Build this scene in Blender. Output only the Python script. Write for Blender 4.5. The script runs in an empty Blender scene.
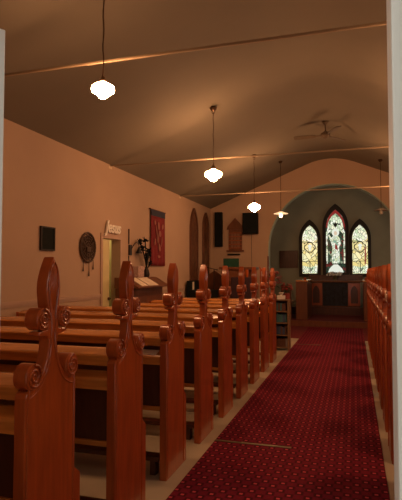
import bpy, bmesh, math, random
from mathutils import Vector, Matrix
random.seed(4)
S = bpy.context.scene
COL = S.collection
PI = math.pi

# ------------------------------------------------------------------ camera, world, exposure
cam_data = bpy.data.cameras.new('camera')
cam_data.sensor_fit = 'VERTICAL'; cam_data.sensor_height = 36; cam_data.lens = 36
cam_data.clip_start = 0.02
cam = bpy.data.objects.new('camera', cam_data); COL.objects.link(cam)
cam.location = (0, 0, 1.42)
cam.rotation_euler = (PI/2 + math.atan(22/500), 0, math.radians(17))
S.camera = cam
S.view_settings.view_transform = 'Standard'; S.view_settings.look = 'None'
S.view_settings.exposure = 0.0; S.view_settings.gamma = 1; S.view_settings.use_curve_mapping = False

world = bpy.data.worlds.new('world'); S.world = world; world.use_nodes = True
world.node_tree.nodes['Background'].inputs[0].default_value = (1.0, 0.97, 0.90, 1)
world.node_tree.nodes['Background'].inputs[1].default_value = 0.85

LAMP_WARM = (1.0, 0.47, 0.21)
LAMP_POWER = 116.0          # emission of the glass globes

# ------------------------------------------------------------------ materials
def mat(name, col, rough=0.6, metal=0.0, vary=0.12, scale=6.0, bump=0.0, bscale=60.0, coat=0.0, stretch=(1,1,1), spec=0.5, col2=None):
    m = bpy.data.materials.new(name); m.use_nodes = True
    nt = m.node_tree; n = nt.nodes; l = nt.links; b = n['Principled BSDF']
    b.inputs['Roughness'].default_value = rough; b.inputs['Metallic'].default_value = metal
    b.inputs['Coat Weight'].default_value = coat; b.inputs['Coat Roughness'].default_value = 0.12
    b.inputs['Specular IOR Level'].default_value = spec
    tc = n.new('ShaderNodeTexCoord'); mp = n.new('ShaderNodeMapping'); l.new(tc.outputs['Object'], mp.inputs[0])
    mp.inputs['Scale'].default_value = stretch
    no = n.new('ShaderNodeTexNoise'); no.inputs['Scale'].default_value = scale; no.inputs['Detail'].default_value = 4
    l.new(mp.outputs[0], no.inputs['Vector'])
    r = n.new('ShaderNodeValToRGB'); c2 = col2 or tuple(c*(1-vary*2) for c in col)
    r.color_ramp.elements[0].position = 0.3; r.color_ramp.elements[1].position = 0.7
    r.color_ramp.elements[0].color = (*c2, 1); r.color_ramp.elements[1].color = (*[min(1, c*(1+vary*.4)) for c in col], 1)
    l.new(no.outputs[0], r.inputs[0]); l.new(r.outputs[0], b.inputs['Base Color'])
    if bump:
        n2 = n.new('ShaderNodeTexNoise'); n2.inputs['Scale'].default_value = bscale
        l.new(mp.outputs[0], n2.inputs['Vector'])
        bp = n.new('ShaderNodeBump'); bp.inputs['Strength'].default_value = bump; bp.inputs['Distance'].default_value = 0.01
        l.new(n2.outputs[0], bp.inputs['Height']); l.new(bp.outputs[0], b.inputs['Normal'])
    return m
def emit(name, col, k, base=None):
    m = mat(name, base or col, 0.3, vary=0)
    b = m.node_tree.nodes['Principled BSDF']
    b.inputs['Emission Color'].default_value = (*col, 1); b.inputs['Emission Strength'].default_value = k
    return m

M = {}
M['wall'] = mat('wall_paint', (0.51, 0.36, 0.25), 0.75, vary=0.03, scale=1.5, bump=0.08, bscale=25)
M['wall_low'] = mat('lower_wall_paint', (0.52, 0.36, 0.27), 0.6, vary=0.03)
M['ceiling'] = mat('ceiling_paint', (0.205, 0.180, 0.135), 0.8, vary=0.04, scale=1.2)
M['olive'] = mat('chancel_paint', (0.40, 0.38, 0.26), 0.8, vary=0.06, scale=2)
M['archtrim'] = mat('arch_reveal_paint', (0.42, 0.50, 0.36), 0.6, vary=0.04)
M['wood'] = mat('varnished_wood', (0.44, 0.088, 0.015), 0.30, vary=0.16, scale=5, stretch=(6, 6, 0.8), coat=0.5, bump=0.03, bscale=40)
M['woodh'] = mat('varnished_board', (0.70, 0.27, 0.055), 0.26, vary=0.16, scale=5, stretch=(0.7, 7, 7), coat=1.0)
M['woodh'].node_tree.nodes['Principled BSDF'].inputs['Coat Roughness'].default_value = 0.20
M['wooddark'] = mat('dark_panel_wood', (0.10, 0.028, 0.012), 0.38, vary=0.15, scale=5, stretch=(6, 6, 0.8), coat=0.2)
M['brownwood'] = mat('brown_furniture_wood', (0.17, 0.055, 0.02), 0.4, vary=0.15, scale=5, stretch=(3, 3, 0.8))
M['lightwood'] = mat('light_shelf_wood', (0.26, 0.15, 0.07), 0.5, vary=0.1, scale=6, stretch=(5, 5, 0.8))
M['floor'] = mat('floor_vinyl', (0.52, 0.45, 0.33), 0.45, vary=0.07, scale=3)
M['white'] = mat('white_gloss_paint', (0.80, 0.78, 0.72), 0.5, vary=0.02)
M['rodpaint'] = mat('rod_paint', (0.30, 0.23, 0.15), 0.45, vary=0.04)
M['cream'] = mat('cream_paint', (0.72, 0.60, 0.40), 0.35, vary=0.04)
M['black'] = mat('black_plastic', (0.010, 0.013, 0.012), 0.8, vary=0.1, spec=0.15)
M['iron'] = mat('dark_metal', (0.035, 0.03, 0.028), 0.4, metal=0.6, vary=0.1)
M['bronze'] = mat('bronze_fitting', (0.10, 0.06, 0.035), 0.35, metal=0.8, vary=0.1)
M['brass'] = mat('brass_strip', (0.22, 0.20, 0.10), 0.4, metal=0.5, vary=0.1)
M['banner'] = mat('red_banner_cloth', (0.22, 0.012, 0.018), 0.85, vary=0.1)
M['bannerblue'] = mat('blue_banner_header', (0.03, 0.035, 0.07), 0.8)
M['pale'] = mat('pale_applique', (0.36, 0.13, 0.10), 0.8)
M['slip'] = mat('worn_slip', (0.26, 0.13, 0.075), 0.7)
M['paper'] = mat('paper', (0.85, 0.74, 0.58), 0.7, vary=0.05, scale=40)
M['green'] = mat('green_cloth', (0.010, 0.07, 0.042), 0.85, vary=0.15)
M['purple'] = mat('purple_cloth', (0.035, 0.012, 0.02), 0.85)
M['altarcloth'] = mat('dark_frontal_cloth', (0.03, 0.03, 0.04), 0.8, vary=0.2, scale=12)
M['poinsettia'] = mat('red_leaves', (0.26, 0.02, 0.018), 0.6, vary=0.2, scale=20)
M['leaf'] = mat('green_leaves', (0.03, 0.07, 0.02), 0.6, vary=0.2, scale=20)
M['pot'] = mat('foil_pot', (0.30, 0.05, 0.04), 0.4)
M['wicker'] = mat('dark_wicker', (0.09, 0.05, 0.03), 0.7, vary=0.3, scale=40)
M['tissue'] = mat('patterned_box_card', (0.62, 0.42, 0.36), 0.7, vary=0.25, scale=40)
M['paledoor'] = mat('pale_yellow_door', (0.74, 0.66, 0.33), 0.5, vary=0.04)
M['oliveroom'] = mat('olive_room_wall', (0.30, 0.26, 0.10), 0.8, vary=0.04)
M['fan'] = mat('fan_brown', (0.15, 0.11, 0.07), 0.5)
M['lead'] = mat('dark_window_lead', (0.012, 0.013, 0.010), 0.6)
M['framewood'] = mat('dark_window_frame', (0.022, 0.014, 0.010), 0.6)
M['redcarpet'] = mat('plain_red_carpet', (0.16, 0.012, 0.014), 0.95, vary=0.12, scale=12, bump=0.2, bscale=200)
M['whiteshade'] = emit('lit_milk_shade', (1.0, 0.62, 0.32), 0.9, (0.9, 0.85, 0.75))
M['offshade'] = mat('unlit_milk_shade', (0.45, 0.40, 0.33), 0.3)
M['globe'] = emit('lit_milk_glass', LAMP_WARM, LAMP_POWER, (0.9, 0.85, 0.75))
M['bulb'] = emit('lit_bulb', (1.0, 0.62, 0.32), 9.0)

def carpet_material():
    m = bpy.data.materials.new('patterned_red_carpet'); m.use_nodes = True
    nt = m.node_tree; n = nt.nodes; l = nt.links; b = n['Principled BSDF']
    b.inputs['Roughness'].default_value = 0.95; b.inputs['Specular IOR Level'].default_value = 0.15
    tc = n.new('ShaderNodeTexCoord')
    def grid(rot, scale, th, off=(0, 0, 0)):
        mp = n.new('ShaderNodeMapping'); mp.inputs['Rotation'].default_value = (0, 0, rot); mp.inputs['Scale'].default_value = (scale, scale, 0)
        mp.inputs['Location'].default_value = off
        l.new(tc.outputs['Object'], mp.inputs[0])
        v = n.new('ShaderNodeTexVoronoi'); v.inputs['Scale'].default_value = 1; v.inputs['Randomness'].default_value = 0; v.distance = 'MANHATTAN'
        l.new(mp.outputs[0], v.inputs['Vector'])
        r = n.new('ShaderNodeMapRange'); r.inputs[1].default_value = th; r.inputs[2].default_value = th*1.5; r.inputs[3].default_value = 1; r.inputs[4].default_value = 0
        l.new(v.outputs['Distance'], r.inputs[0]); return r.outputs[0]
    base = (0.165, 0.010, 0.030, 1)
    def mix(f, a, c):
        x = n.new('ShaderNodeMix'); x.data_type = 'RGBA'; l.new(f, x.inputs[0])
        if isinstance(a, tuple): x.inputs[6].default_value = a
        else: l.new(a, x.inputs[6])
        x.inputs[7].default_value = c; return x.outputs[2]
    o = mix(grid(PI/4, 12.0, 0.36), base, (0.065, 0.006, 0.013, 1))
    o = mix(grid(PI/4, 12.0, 0.15), o, (0.52, 0.07, 0.095, 1))
    o = mix(grid(PI/4, 12.0, 0.10, (0.5, 0.5, 0)), o, (0.20, 0.014, 0.02, 1))
    no = n.new('ShaderNodeTexNoise'); no.inputs['Scale'].default_value = 160
    l.new(tc.outputs['Object'], no.inputs['Vector'])
    bp = n.new('ShaderNodeBump'); bp.inputs['Strength'].default_value = 0.3; bp.inputs['Distance'].default_value = 0.005
    l.new(no.outputs[0], bp.inputs['Height']); l.new(bp.outputs[0], b.inputs['Normal'])
    l.new(o, b.inputs['Base Color']); return m
M['carpet'] = carpet_material()

def glass_material(name, cols, scale, k, seed=0):
    m = bpy.data.materials.new(name); m.use_nodes = True
    nt = m.node_tree; n = nt.nodes; l = nt.links; b = n['Principled BSDF']
    b.inputs['Roughness'].default_value = 0.2
    tc = n.new('ShaderNodeTexCoord'); mp = n.new('ShaderNodeMapping'); mp.inputs['Location'].default_value = (seed, seed*2, 0)
    mp.inputs['Scale'].default_value = (scale, scale, scale*0.75)
    l.new(tc.outputs['Object'], mp.inputs[0])
    v = n.new('ShaderNodeTexVoronoi'); v.inputs['Scale'].default_value = 1; l.new(mp.outputs[0], v.inputs['Vector'])
    sp = n.new('ShaderNodeSeparateColor'); l.new(v.outputs['Color'], sp.inputs[0])
    r = n.new('ShaderNodeValToRGB'); r.color_ramp.interpolation = 'CONSTANT'
    e = r.color_ramp.elements
    for i, (p, c) in enumerate(cols):
        q = e[i] if i < 2 else e.new(p)
        q.position = p; q.color = (*c, 1)
    l.new(sp.outputs[0], r.inputs[0])
    v2 = n.new('ShaderNodeTexVoronoi'); v2.feature = 'DISTANCE_TO_EDGE'; v2.inputs['Scale'].default_value = 1; l.new(mp.outputs[0], v2.inputs['Vector'])
    g = n.new('ShaderNodeMath'); g.operation = 'GREATER_THAN'; g.inputs[1].default_value = 0.035; l.new(v2.outputs['Distance'], g.inputs[0])
    mu = n.new('ShaderNodeMath'); mu.operation = 'MULTIPLY'; mu.inputs[1].default_value = k; l.new(g.outputs[0], mu.inputs[0])
    l.new(r.outputs[0], b.inputs['Emission Color']); l.new(mu.outputs[0], b.inputs['Emission Strength'])
    b.inputs['Base Color'].default_value = (0.02, 0.02, 0.02, 1)
    return m

# ------------------------------------------------------------------ mesh helpers
def box(bm, x0, x1, y0, y1, z0, z1, mtx=None, bevel=0):
    vs = [bm.verts.new((x, y, z)) for x in (x0, x1) for y in (y0, y1) for z in (z0, z1)]
    fs = []
    for f in ((0,1,3,2),(4,6,7,5),(0,4,5,1),(2,3,7,6),(0,2,6,4),(1,5,7,3)):
        fs.append(bm.faces.new([vs[i] for i in f]))
    if bevel:
        es = list({e for f in fs for e in f.edges})
        r = bmesh.ops.bevel(bm, geom=es, offset=bevel, segments=2, affect='EDGES', profile=0.5)
        vs = list({v for f in r['faces'] for v in f.verts} | {v for v in vs if v.is_valid})
    if mtx is not None:
        bmesh.ops.transform(bm, matrix=mtx, verts=vs)
    return vs
def lathe(bm, prof, n=24, center=(0, 0, 0), axis='Z'):
    rings = []
    for r, z in prof:
        ring = []
        for i in range(n if r > 1e-5 else 1):
            a = 2*PI*i/n
            p = (r*math.cos(a), r*math.sin(a), z)
            if axis == 'X': p = (z, r*math.cos(a), r*math.sin(a))
            if axis == 'Y': p = (r*math.cos(a), z, r*math.sin(a))
            ring.append(bm.verts.new(Vector(p)+Vector(center)))
        rings.append(ring)
    for a, b in zip(rings, rings[1:]):
        for i in range(n):
            j = (i+1) % n
            if len(a) == 1 and len(b) == 1: continue
            if len(a) == 1: f = (a[0], b[j], b[i])
            elif len(b) == 1: f = (a[i], a[j], b[0])
            else: f = (a[i], a[j], b[j], b[i])
            try: bm.faces.new(f)
            except ValueError: pass
def tube(bm, pts, r, n=8, closed=False, radii=None):
    pts = [Vector(p) for p in pts]; rings = []
    N = len(pts); up = Vector((0.13, 0.21, 0.97))
    for i, p in enumerate(pts):
        t = (pts[(i+1) % N] - pts[i-1]) if closed else (pts[min(i+1, N-1)] - pts[max(i-1, 0)])
        t.normalize(); u = t.cross(up)
        if u.length < 0.2: u = t.cross(Vector((1, 0, 0)))
        u.normalize(); w = t.cross(u).normalized(); rr = radii[i] if radii else r
        rings.append([bm.verts.new(p + (u*math.cos(2*PI*k/n) + w*math.sin(2*PI*k/n))*rr) for k in range(n)])
    seq = list(zip(rings, rings[1:])) + ([(rings[-1], rings[0])] if closed else [])
    for a, b in seq:
        for k in range(n): bm.faces.new((a[k], a[(k+1) % n], b[(k+1) % n], b[k]))
    if not closed:
        bm.faces.new(rings[0][::-1]); bm.faces.new(rings[-1])
def prism(bm, outline, x0, x1, axis='X'):
    """outline of 2D points extruded along an axis; axis X: (y,z), axis Y: (x,z), axis Z: (x,y)"""
    def P(u, v, w):
        return {'X': (w, u, v), 'Y': (u, w, v), 'Z': (u, v, w)}[axis]
    a = [bm.verts.new(P(u, v, x0)) for u, v in outline]
    b = [bm.verts.new(P(u, v, x1)) for u, v in outline]
    f0 = bm.faces.new(a); f1 = bm.faces.new(b[::-1])
    n = len(a)
    for i in range(n): bm.faces.new((a[i], b[i], b[(i+1) % n], a[(i+1) % n]))
    return f0, f1
def obj(name, bm, m, parent=None, loc=(0, 0, 0), smooth=False, bevel=0):
    bmesh.ops.recalc_face_normals(bm, faces=bm.faces[:])
    me = bpy.data.meshes.new(name); bm.to_mesh(me); bm.free()
    o = bpy.data.objects.new(name, me); COL.objects.link(o); o.location = loc
    me.materials.append(M[m] if isinstance(m, str) else m)
    if smooth:
        for p in me.polygons: p.use_smooth = True
        me.set_sharp_from_angle(angle=math.radians(38))
    if bevel:
        b = o.modifiers.new('bevel', 'BEVEL'); b.width = bevel; b.segments = 2; b.limit_method = 'ANGLE'
    if parent: o.parent = parent
    return o
def thing(name, label, cat, loc=(0, 0, 0), rz=0, group=None):
    o = bpy.data.objects.new(name, None); o.empty_display_size = 0.1; COL.objects.link(o)
    o.location = loc; o.rotation_euler = (0, 0, rz); return tag(o, label, cat, group)
def tag(o, label, cat, group=None):
    o['label'] = label; o['category'] = cat
    if group: o['group'] = group
    return o
def struct(name, bm, m, parent=None, smooth=False):
    o = obj(name, bm, m, parent, smooth=smooth)
    if not parent: o['kind'] = 'structure'
    return o
def copy_tree(o, parent=None):
    c = o.copy(); COL.objects.link(c); c.parent = parent
    for ch in [k for k in o.children]: copy_tree(ch, c)
    return c
def B(): return bmesh.new()
def lancet(cx, z0, zs, w, n=10):
    """pointed arch outline, base z0, springing zs, width w"""
    h = w/2; pts = [(cx-h, z0), (cx+h, z0)]
    R = w*1.12
    c = cx+h-R; a1 = math.acos(min(1, (cx-c)/R))
    for i in range(n+1):
        a = a1*i/n; pts.append((c+R*math.cos(a), zs+R*math.sin(a)))
    c2 = cx-h+R
    for i in range(n-1, -1, -1):
        a = a1*i/n; pts.append((c2-R*math.cos(a), zs+R*math.sin(a)))
    return pts, zs+R*math.sin(a1)

# ------------------------------------------------------------------ the room
XL, XR, YB, YA, CX = -3.70, 2.60, 0.82, 13.0, -0.55
WH = 3.13
b = B(); box(b, XL-0.1, XR+0.1, -2.0, 16.9, -0.1, 0.0); struct('floor', b, 'floor')

def ceil_z(x):
    d = abs(x-CX); z = WH + (3.15-d)*0.412
    return z if d > 0.6 else z - (0.6-d)**2*0.412/1.2
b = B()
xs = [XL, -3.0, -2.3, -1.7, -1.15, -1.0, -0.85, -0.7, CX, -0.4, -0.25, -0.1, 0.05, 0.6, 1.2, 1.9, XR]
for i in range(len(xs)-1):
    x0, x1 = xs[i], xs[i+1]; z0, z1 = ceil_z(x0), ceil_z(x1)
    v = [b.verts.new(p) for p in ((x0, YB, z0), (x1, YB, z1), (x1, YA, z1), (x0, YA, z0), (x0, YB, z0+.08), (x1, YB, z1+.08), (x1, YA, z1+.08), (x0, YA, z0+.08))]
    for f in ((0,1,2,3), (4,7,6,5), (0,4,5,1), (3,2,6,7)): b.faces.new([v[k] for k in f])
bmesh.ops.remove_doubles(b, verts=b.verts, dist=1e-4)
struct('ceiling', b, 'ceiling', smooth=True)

# left wall with a door opening; right wall
D0, D1, DZ = 6.89, 7.51, 1.97
b = B()
box(b, XL-0.15, XL, YB, D0, 0, WH); box(b, XL-0.15, XL, D1, YA, 0, WH); box(b, XL-0.15, XL, D0, D1, DZ, WH)
struct('wall_left', b, 'wall')
b = B(); box(b, XR, XR+0.15, YB, YA, 0, WH); struct('wall_right', b, 'wall')
b = B(); box(b, XL, XL+0.02, YB+0.1, D0-0.06, 1.045, 1.085); box(b, XL, XL+0.012, YB+0.1, D0-0.06, 1.02, 1.045)
struct('trim_1', b, 'wall_low')
b = B(); box(b, XL, XL+0.02, D1+0.06, YA, 1.045, 1.085); struct('trim_2', b, 'wall_low')
b = B(); box(b, XL, XL+0.018, YB+0.1, D0-0.06, 0, 0.14); box(b, XL, XL+0.018, D1+0.06, YA, 0, 0.14); struct('baseboard_left', b, 'wall_low')
b = B(); box(b, XR-0.018, XR, YB+0.1, YA, 0, 0.14); struct('baseboard_right', b, 'wall_low')
# door_1: recess behind the opening, frame, the leaf standing open
b = B()
box(b, XL-1.2, XL-0.15, D0-0.3, D0-0.25, 0, 2.4); box(b, XL-1.2, XL-0.15, D1+0.9, D1+0.95, 0, 2.4)
box(b, XL-1.25, XL-1.2, D0-0.3, D1+0.95, 0, 2.4); box(b, XL-1.25, XL-0.15, D0-0.3, D1+0.95, 2.4, 2.45); box(b, XL-1.25, XL-0.1, D0-0.3, D1+0.95, -0.05, 0.0)
struct('wall_side_room', b, 'oliveroom')
pl = bpy.data.lights.new('side_room_light', 'POINT'); pl.energy = 20; pl.color = (1.0, 0.72, 0.40); pl.shadow_soft_size = 0.1
plo = bpy.data.objects.new('side_room_light', pl); COL.objects.link(plo); plo.location = (XL-0.7, D1+0.3, 2.2); plo['kind'] = 'structure'
door = bpy.data.objects.new('door_1', None); COL.objects.link(door); door['kind'] = 'structure'; door.location = (XL, D0, 0)
b = B()
for y in (-0.05, D1-D0-0.01): box(b, -0.15, 0.018, y, y+0.06, 0, DZ+0.05)
box(b, -0.15, 0.018, 0.01, D1-D0-0.01, DZ-0.02, DZ+0.05)
obj('door_frame', b, 'wall_low', door)
b = B(); box(b, -0.07, -0.03, 0.01, 0.31, 0.01, DZ-0.03); obj('door_leaf', b, 'paledoor', door)
b = B(); lathe(b, [(0, 0), (0.022, 0.005), (0.026, 0.02), (0.012, 0.035), (0.012, 0.05), (0, 0.05)], 12, (-0.03, 0.27, 1.0), 'X'); obj('door_knob', b, 'bronze', door, smooth=True)

# arch wall: gable with a round-headed opening
ax, aw, asp = -0.50, 1.64, 2.02
out = []
N = 28
inner = [(ax-aw, 0), (ax-aw, asp)] + [(ax-aw*math.cos(PI*i/N), asp+aw*math.sin(PI*i/N)) for i in range(1, N)] + [(ax+aw, asp), (ax+aw, 0)]
def archwall(b, y0, y1):
    # strips from the opening to the outer edge of the wall
    for (u0, v0), (u1, v1) in zip(inner[1:-1], inner[2:-1]):
        t0, t1 = ceil_z(u0)+0.02, ceil_z(u1)+0.02
        prism(b, [(u0, v0), (u1, v1), (u1, t1), (u0, t0)], y0, y1, 'Y')
    for xa, xb in ((XL, ax-aw), (ax+aw, XR)):
        prism(b, [(xa, 0), (xb, 0), (xb, ceil_z(xb)+0.02), (xa, ceil_z(xa)+0.02)], y0, y1, 'Y')
b = B(); archwall(b, YA, YA+0.22)
bmesh.ops.remove_doubles(b, verts=b.verts, dist=1e-4)
bmesh.ops.delete(b, geom=[f for f in b.faces if False], context='FACES')
struct('wall_chancel_arch', b, 'wall')
b = B()      # painted reveal of the arch
for (u0, v0), (u1, v1) in zip(inner[:-1], inner[1:]):
    d = lambda u, v: ((u-ax)*0.018/aw if v > asp else math.copysign(0.018, u-ax), (v-asp)*0.018/aw if v > asp else 0)
    a0, a1 = d(u0, v0), d(u1, v1)
    prism(b, [(u0, v0), (u1, v1), (u1-a1[0], v1-a1[1]), (u0-a0[0], v0-a0[1])], YA-0.012, YA+0.235, 'Y')
struct('trim_3', b, 'archtrim')

# chancel shell
CL, CR, YE, CH = -2.75, 1.75, 16.5, 4.3
b = B(); box(b, CL-0.1, CR+0.1, YE, YE+0.15, 0, CH); struct('wall_east', b, 'olive')
b = B(); box(b, CL-0.1, CL, YA+0.22, YE, 0, CH); struct('wall_chancel_left', b, 'olive')
b = B(); box(b, CR, CR+0.1, YA+0.22, YE, 0, CH); struct('wall_chancel_right', b, 'olive')
b = B(); box(b, CL-0.1, CR+0.1, YA+0.22, YE+0.15, CH, CH+0.08); struct('ceiling_chancel', b, 'olive')
b = B(); box(b, CL, CR, 13.44, YE, 0, 0.15); box(b, ax-aw, ax+aw, 13.30, 13.44, 0, 0.15); struct('floor_chancel', b, 'redcarpet')
b = B(); box(b, ax-aw+0.02, ax+aw-0.02, 13.27, 13.30, 0, 0.158); struct('trim_4', b, 'brownwood')
b = B(); box(b, CL, CR, 15.35, YE, 0.15, 0.37); struct('floor_sanctuary', b, 'wooddark')

# entrance wall, the doorway the picture is taken through
b = B()
box(b, XL, -0.95, YB, YB+0.12, 0, WH); box(b, 0.20, XR, YB, YB+0.12, 0, WH)
box(b, -0.95, 0.20, YB, YB+0.12, 2.12, WH)
prism(b, [(XL, WH), (XR, WH), (XR, ceil_z(XR)), (0.6, ceil_z(0.6)), (CX, ceil_z(CX)), (-1.7, ceil_z(-1.7)), (XL, ceil_z(XL)+0.001)], YB, YB+0.12, 'Y')
struct('wall_entrance', b, 'wall')
b = B()
box(b, 0.062, 0.205, YB+0.02, YB+0.125, 0, 2.12, bevel=0.003); box(b, 0.085, 0.21, YB-0.03, YB+0.02, 0, 2.12, bevel=0.003)
struct('trim_5', b, 'white')
door2 = bpy.data.objects.new('door_2', None); COL.objects.link(door2); door2['kind'] = 'structure'; door2.location = (-0.818, YB+0.20, 0); door2.rotation_euler = (0, 0, math.radians(58))
b = B(); box(b, -0.04, 0.0, 0.0, 0.62, 0.01, 2.02, bevel=0.003)
obj('door_leaf', b, 'white', door2)

# vestibule floor edge strip and side walls so the daylight has a place to come from
b = B(); box(b, -1.6, -1.5, -1.6, YB, 0, 2.5); box(b, 1.0, 1.1, -1.6, YB, 0, 2.5); struct('wall_vestibule', b, 'white')

# ------------------------------------------------------------------ windows
side_cols = [(0.0, (0.82, 0.72, 0.32)), (0.30, (0.95, 0.86, 0.46)), (0.55, (0.85, 0.70, 0.26)), (0.75, (0.90, 0.86, 0.50)), (0.93, (0.5, 0.5, 0.22))]
top_cols = [(0.0, (0.74, 0.86, 0.60)), (0.3, (0.92, 0.96, 0.80)), (0.6, (0.55, 0.70, 0.45)), (0.72, (0.90, 0.90, 0.66)), (0.93, (0.16, 0.25, 0.14))]
dark_cols = [(0.0, (0.01, 0.05, 0.03)), (0.35, (0.02, 0.10, 0.06)), (0.6, (0.16, 0.02, 0.02)), (0.75, (0.35, 0.45, 0.30)), (0.88, (0.02, 0.04, 0.03))]
M['g_side'] = glass_material('amber_stained_glass', side_cols, 8, 1.0)
M['g_top'] = glass_material('green_white_stained_glass', top_cols, 13, 0.98, 3)
M['g_dark'] = glass_material('deep_stained_glass', dark_cols, 16, 0.7, 5)
M['g_white'] = emit('white_glass', (0.90, 0.95, 0.82), 0.85, (0.05, 0.05, 0.05))
M['g_robe'] = glass_material('robe_glass', [(0.0, (0.70, 0.84, 0.64)), (0.3, (0.90, 0.94, 0.78)), (0.68, (0.22, 0.42, 0.30)), (0.8, (0.7, 0.78, 0.5))], 18, 0.95, 8)
M['g_red'] = emit('red_glass', (0.42, 0.03, 0.03), 0.55, (0.05, 0.01, 0.01))
M['g_blue'] = emit('blue_white_glass', (0.62, 0.66, 0.80), 0.7, (0.05, 0.05, 0.06))
M['g_skin'] = emit('flesh_glass', (0.80, 0.62, 0.45), 0.85, (0.05, 0.04, 0.04))
M['g_deepred'] = mat('unlit_brown_glass', (0.17, 0.075, 0.04), 0.35, vary=0.3, scale=9)
M['g_deepred_frame'] = mat('brown_window_frame', (0.13, 0.055, 0.03), 0.6)

def ring_frame(b, outer, inner, y0, y1):
    n = len(outer)
    vo = [[b.verts.new((p[0], y, p[1])) for p in outer] for y in (y0, y1)]
    vi = [[b.verts.new((p[0], y, p[1])) for p in inner] for y in (y0, y1)]
    for i in range(n):
        j = (i+1) % n
        b.faces.new((vo[0][i], vo[0][j], vi[0][j], vi[0][i])); b.faces.new((vo[1][j], vo[1][i], vi[1][i], vi[1][j]))
        b.faces.new((vo[0][j], vo[0][i], vo[1][i], vo[1][j])); b.faces.new((vi[0][i], vi[0][j], vi[1][j], vi[1][i]))
def east_window(idx, cx, z0, zs, w, centre):
    root = bpy.data.objects.new('window_%d' % idx, None); COL.objects.link(root); root['kind'] = 'structure'; root.location = (cx, YE, 0)
    g, top = lancet(0, z0, zs, w); fr, _ = lancet(0, z0-0.10, zs, w+0.20)
    b = B(); ring_frame(b, fr, g, -0.09, 0.0); obj('window_frame', b, 'framewood', root)
    b = B(); prism(b, g, -0.022, -0.002, 'Y')
    obj('pane', b, 'g_side' if not centre else 'g_dark', root)
    def sheet(name, pts, m, y=-0.026, t=0.006):
        b = B(); prism(b, pts, y-t, y, 'Y'); return obj(name, b, m, root)
    if not centre:
        # pale traceried head, amber middle, mottled foot, quatrefoil medallion
        tp = [p for p in g if p[1] >= zs-0.001]
        sheet('head_pane', [(w/2-0.01, zs-0.02)] + [(x*0.96, z-0.006) for x, z in tp] + [(-w/2+0.01, zs-0.02), (0, zs-0.12)], 'g_top')
        sheet('foot_pane', [(-w/2+0.01, z0+0.01), (w/2-0.01, z0+0.01), (w/2-0.01, z0+0.26), (0, z0+0.20), (-w/2+0.01, z0+0.26)], 'g_top')
        zc = z0+0.84
        def quat(r, c):
            pts = []
            for i in range(48):
                a = 2*PI*i/48; rr = r*(1+0.26*abs(math.cos(2*a))) - c
                pts.append((rr*math.cos(a), zc+rr*math.sin(a)))
            return pts
        sheet('medallion_rim', quat(0.150, 0), 'lead', -0.032)
        sheet('medallion', quat(0.150, 0.030), 'g_side', -0.038)
        sheet('medallion_emblem', [(-0.03, zc-0.10), (0.03, zc-0.10), (0.045, zc+0.02), (0.075, zc+0.05), (0.02, zc+0.10), (-0.02, zc+0.10), (-0.075, zc+0.05), (-0.045, zc+0.02)], 'g_white', -0.044)
        b = B(); box(b, -0.012, 0.012, -0.055, -0.028, z0+0.03, z0+0.40); box(b, -w/2, w/2, -0.05, -0.034, z0+0.385, z0+0.40); box(b, -w/2, w/2, -0.045, -0.034, zs-0.125, zs-0.11); obj('lead_bar', b, 'lead', root)
        if cx > CX:
            sheet('red_strip', [(w/2-0.10, z0+0.30), (w/2-0.06, z0+0.30), (w/2-0.05, z0+0.85), (w/2-0.09, z0+0.85)], 'g_red', -0.032)
    else:
        tp = [p for p in g if p[1] >= zs-0.001]
        sheet('head_pane', [(w/2-0.01, zs-0.25)] + [(x*0.8, zs+(z-zs)*0.78) for x, z in tp] + [(-w/2+0.01, zs-0.25), (-0.14, zs-0.12), (0, zs-0.22), (0.14, zs-0.12)], 'g_top')
        b = B()
        apexpts = [(x*0.97, z-0.006) for x, z in tp]
        innerp = [(x*0.82, zs+(z-zs)*0.80) for x, z in tp]
        band = [(p, q) for p, q in zip(apexpts, innerp)]
        for (p0, q0), (p1, q1) in zip(band, band[1:]): prism(b, [p0, p1, q1, q0], -0.036, -0.028, 'Y')
        obj('red_border', b, 'g_red', root)
        sheet('trefoil', [(0, zs-0.02), (0.06, zs+0.07), (0.085, zs+0.14), (0.03, zs+0.12), (0, zs+0.17), (-0.03, zs+0.12), (-0.085, zs+0.14), (-0.06, zs+0.07)], 'lead', -0.040)
        for s in (-1, 1): sheet('border_strip', [(s*(w/2-0.012), z0+0.28), (s*(w/2-0.055), z0+0.28), (s*(w/2-0.055), zs-0.15), (s*(w/2-0.012), zs-0.15)], 'g_top', -0.034)
        # robed figure
        zf = z0+0.28; K = 0.88
        sheet('robe', [(-0.115, zf), (0.115, zf), (0.125, zf+K*0.28), (0.105, zf+K*0.60), (0.16, zf+K*0.72), (0.13, zf+K*0.93), (0.06, zf+K*1.02), (-0.06, zf+K*1.02), (-0.13, zf+K*0.95), (-0.20, zf+K*1.08), (-0.23, zf+K*1.02), (-0.15, zf+K*0.80), (-0.10, zf+K*0.60), (-0.12, zf+K*0.28)], 'g_robe', -0.036)
        sheet('red_mantle', [(-0.02, zf+K*0.55), (0.07, zf+K*0.48), (0.05, zf+K*0.66), (-0.01, zf+K*0.74)], 'g_red', -0.043)
        pts = [(0.115*math.cos(a), zf+K*1.13+0.125*math.sin(a)) for a in [2*PI*i/20 for i in range(20)]]
        sheet('halo', pts, 'g_white', -0.036)
        pts = [(0.05*math.cos(a), zf+K*1.11+0.068*math.sin(a)) for a in [2*PI*i/16 for i in range(16)]]
        sheet('face', pts, 'g_skin', -0.044)
        sheet('foot_pane', [(-w/2+0.06, z0+0.01), (w/2-0.06, z0+0.01), (w/2-0.10, z0+0.12), (0.06, z0+0.26), (-0.06, z0+0.26), (-w/2+0.10, z0+0.12)], 'g_white', -0.030)
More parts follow.
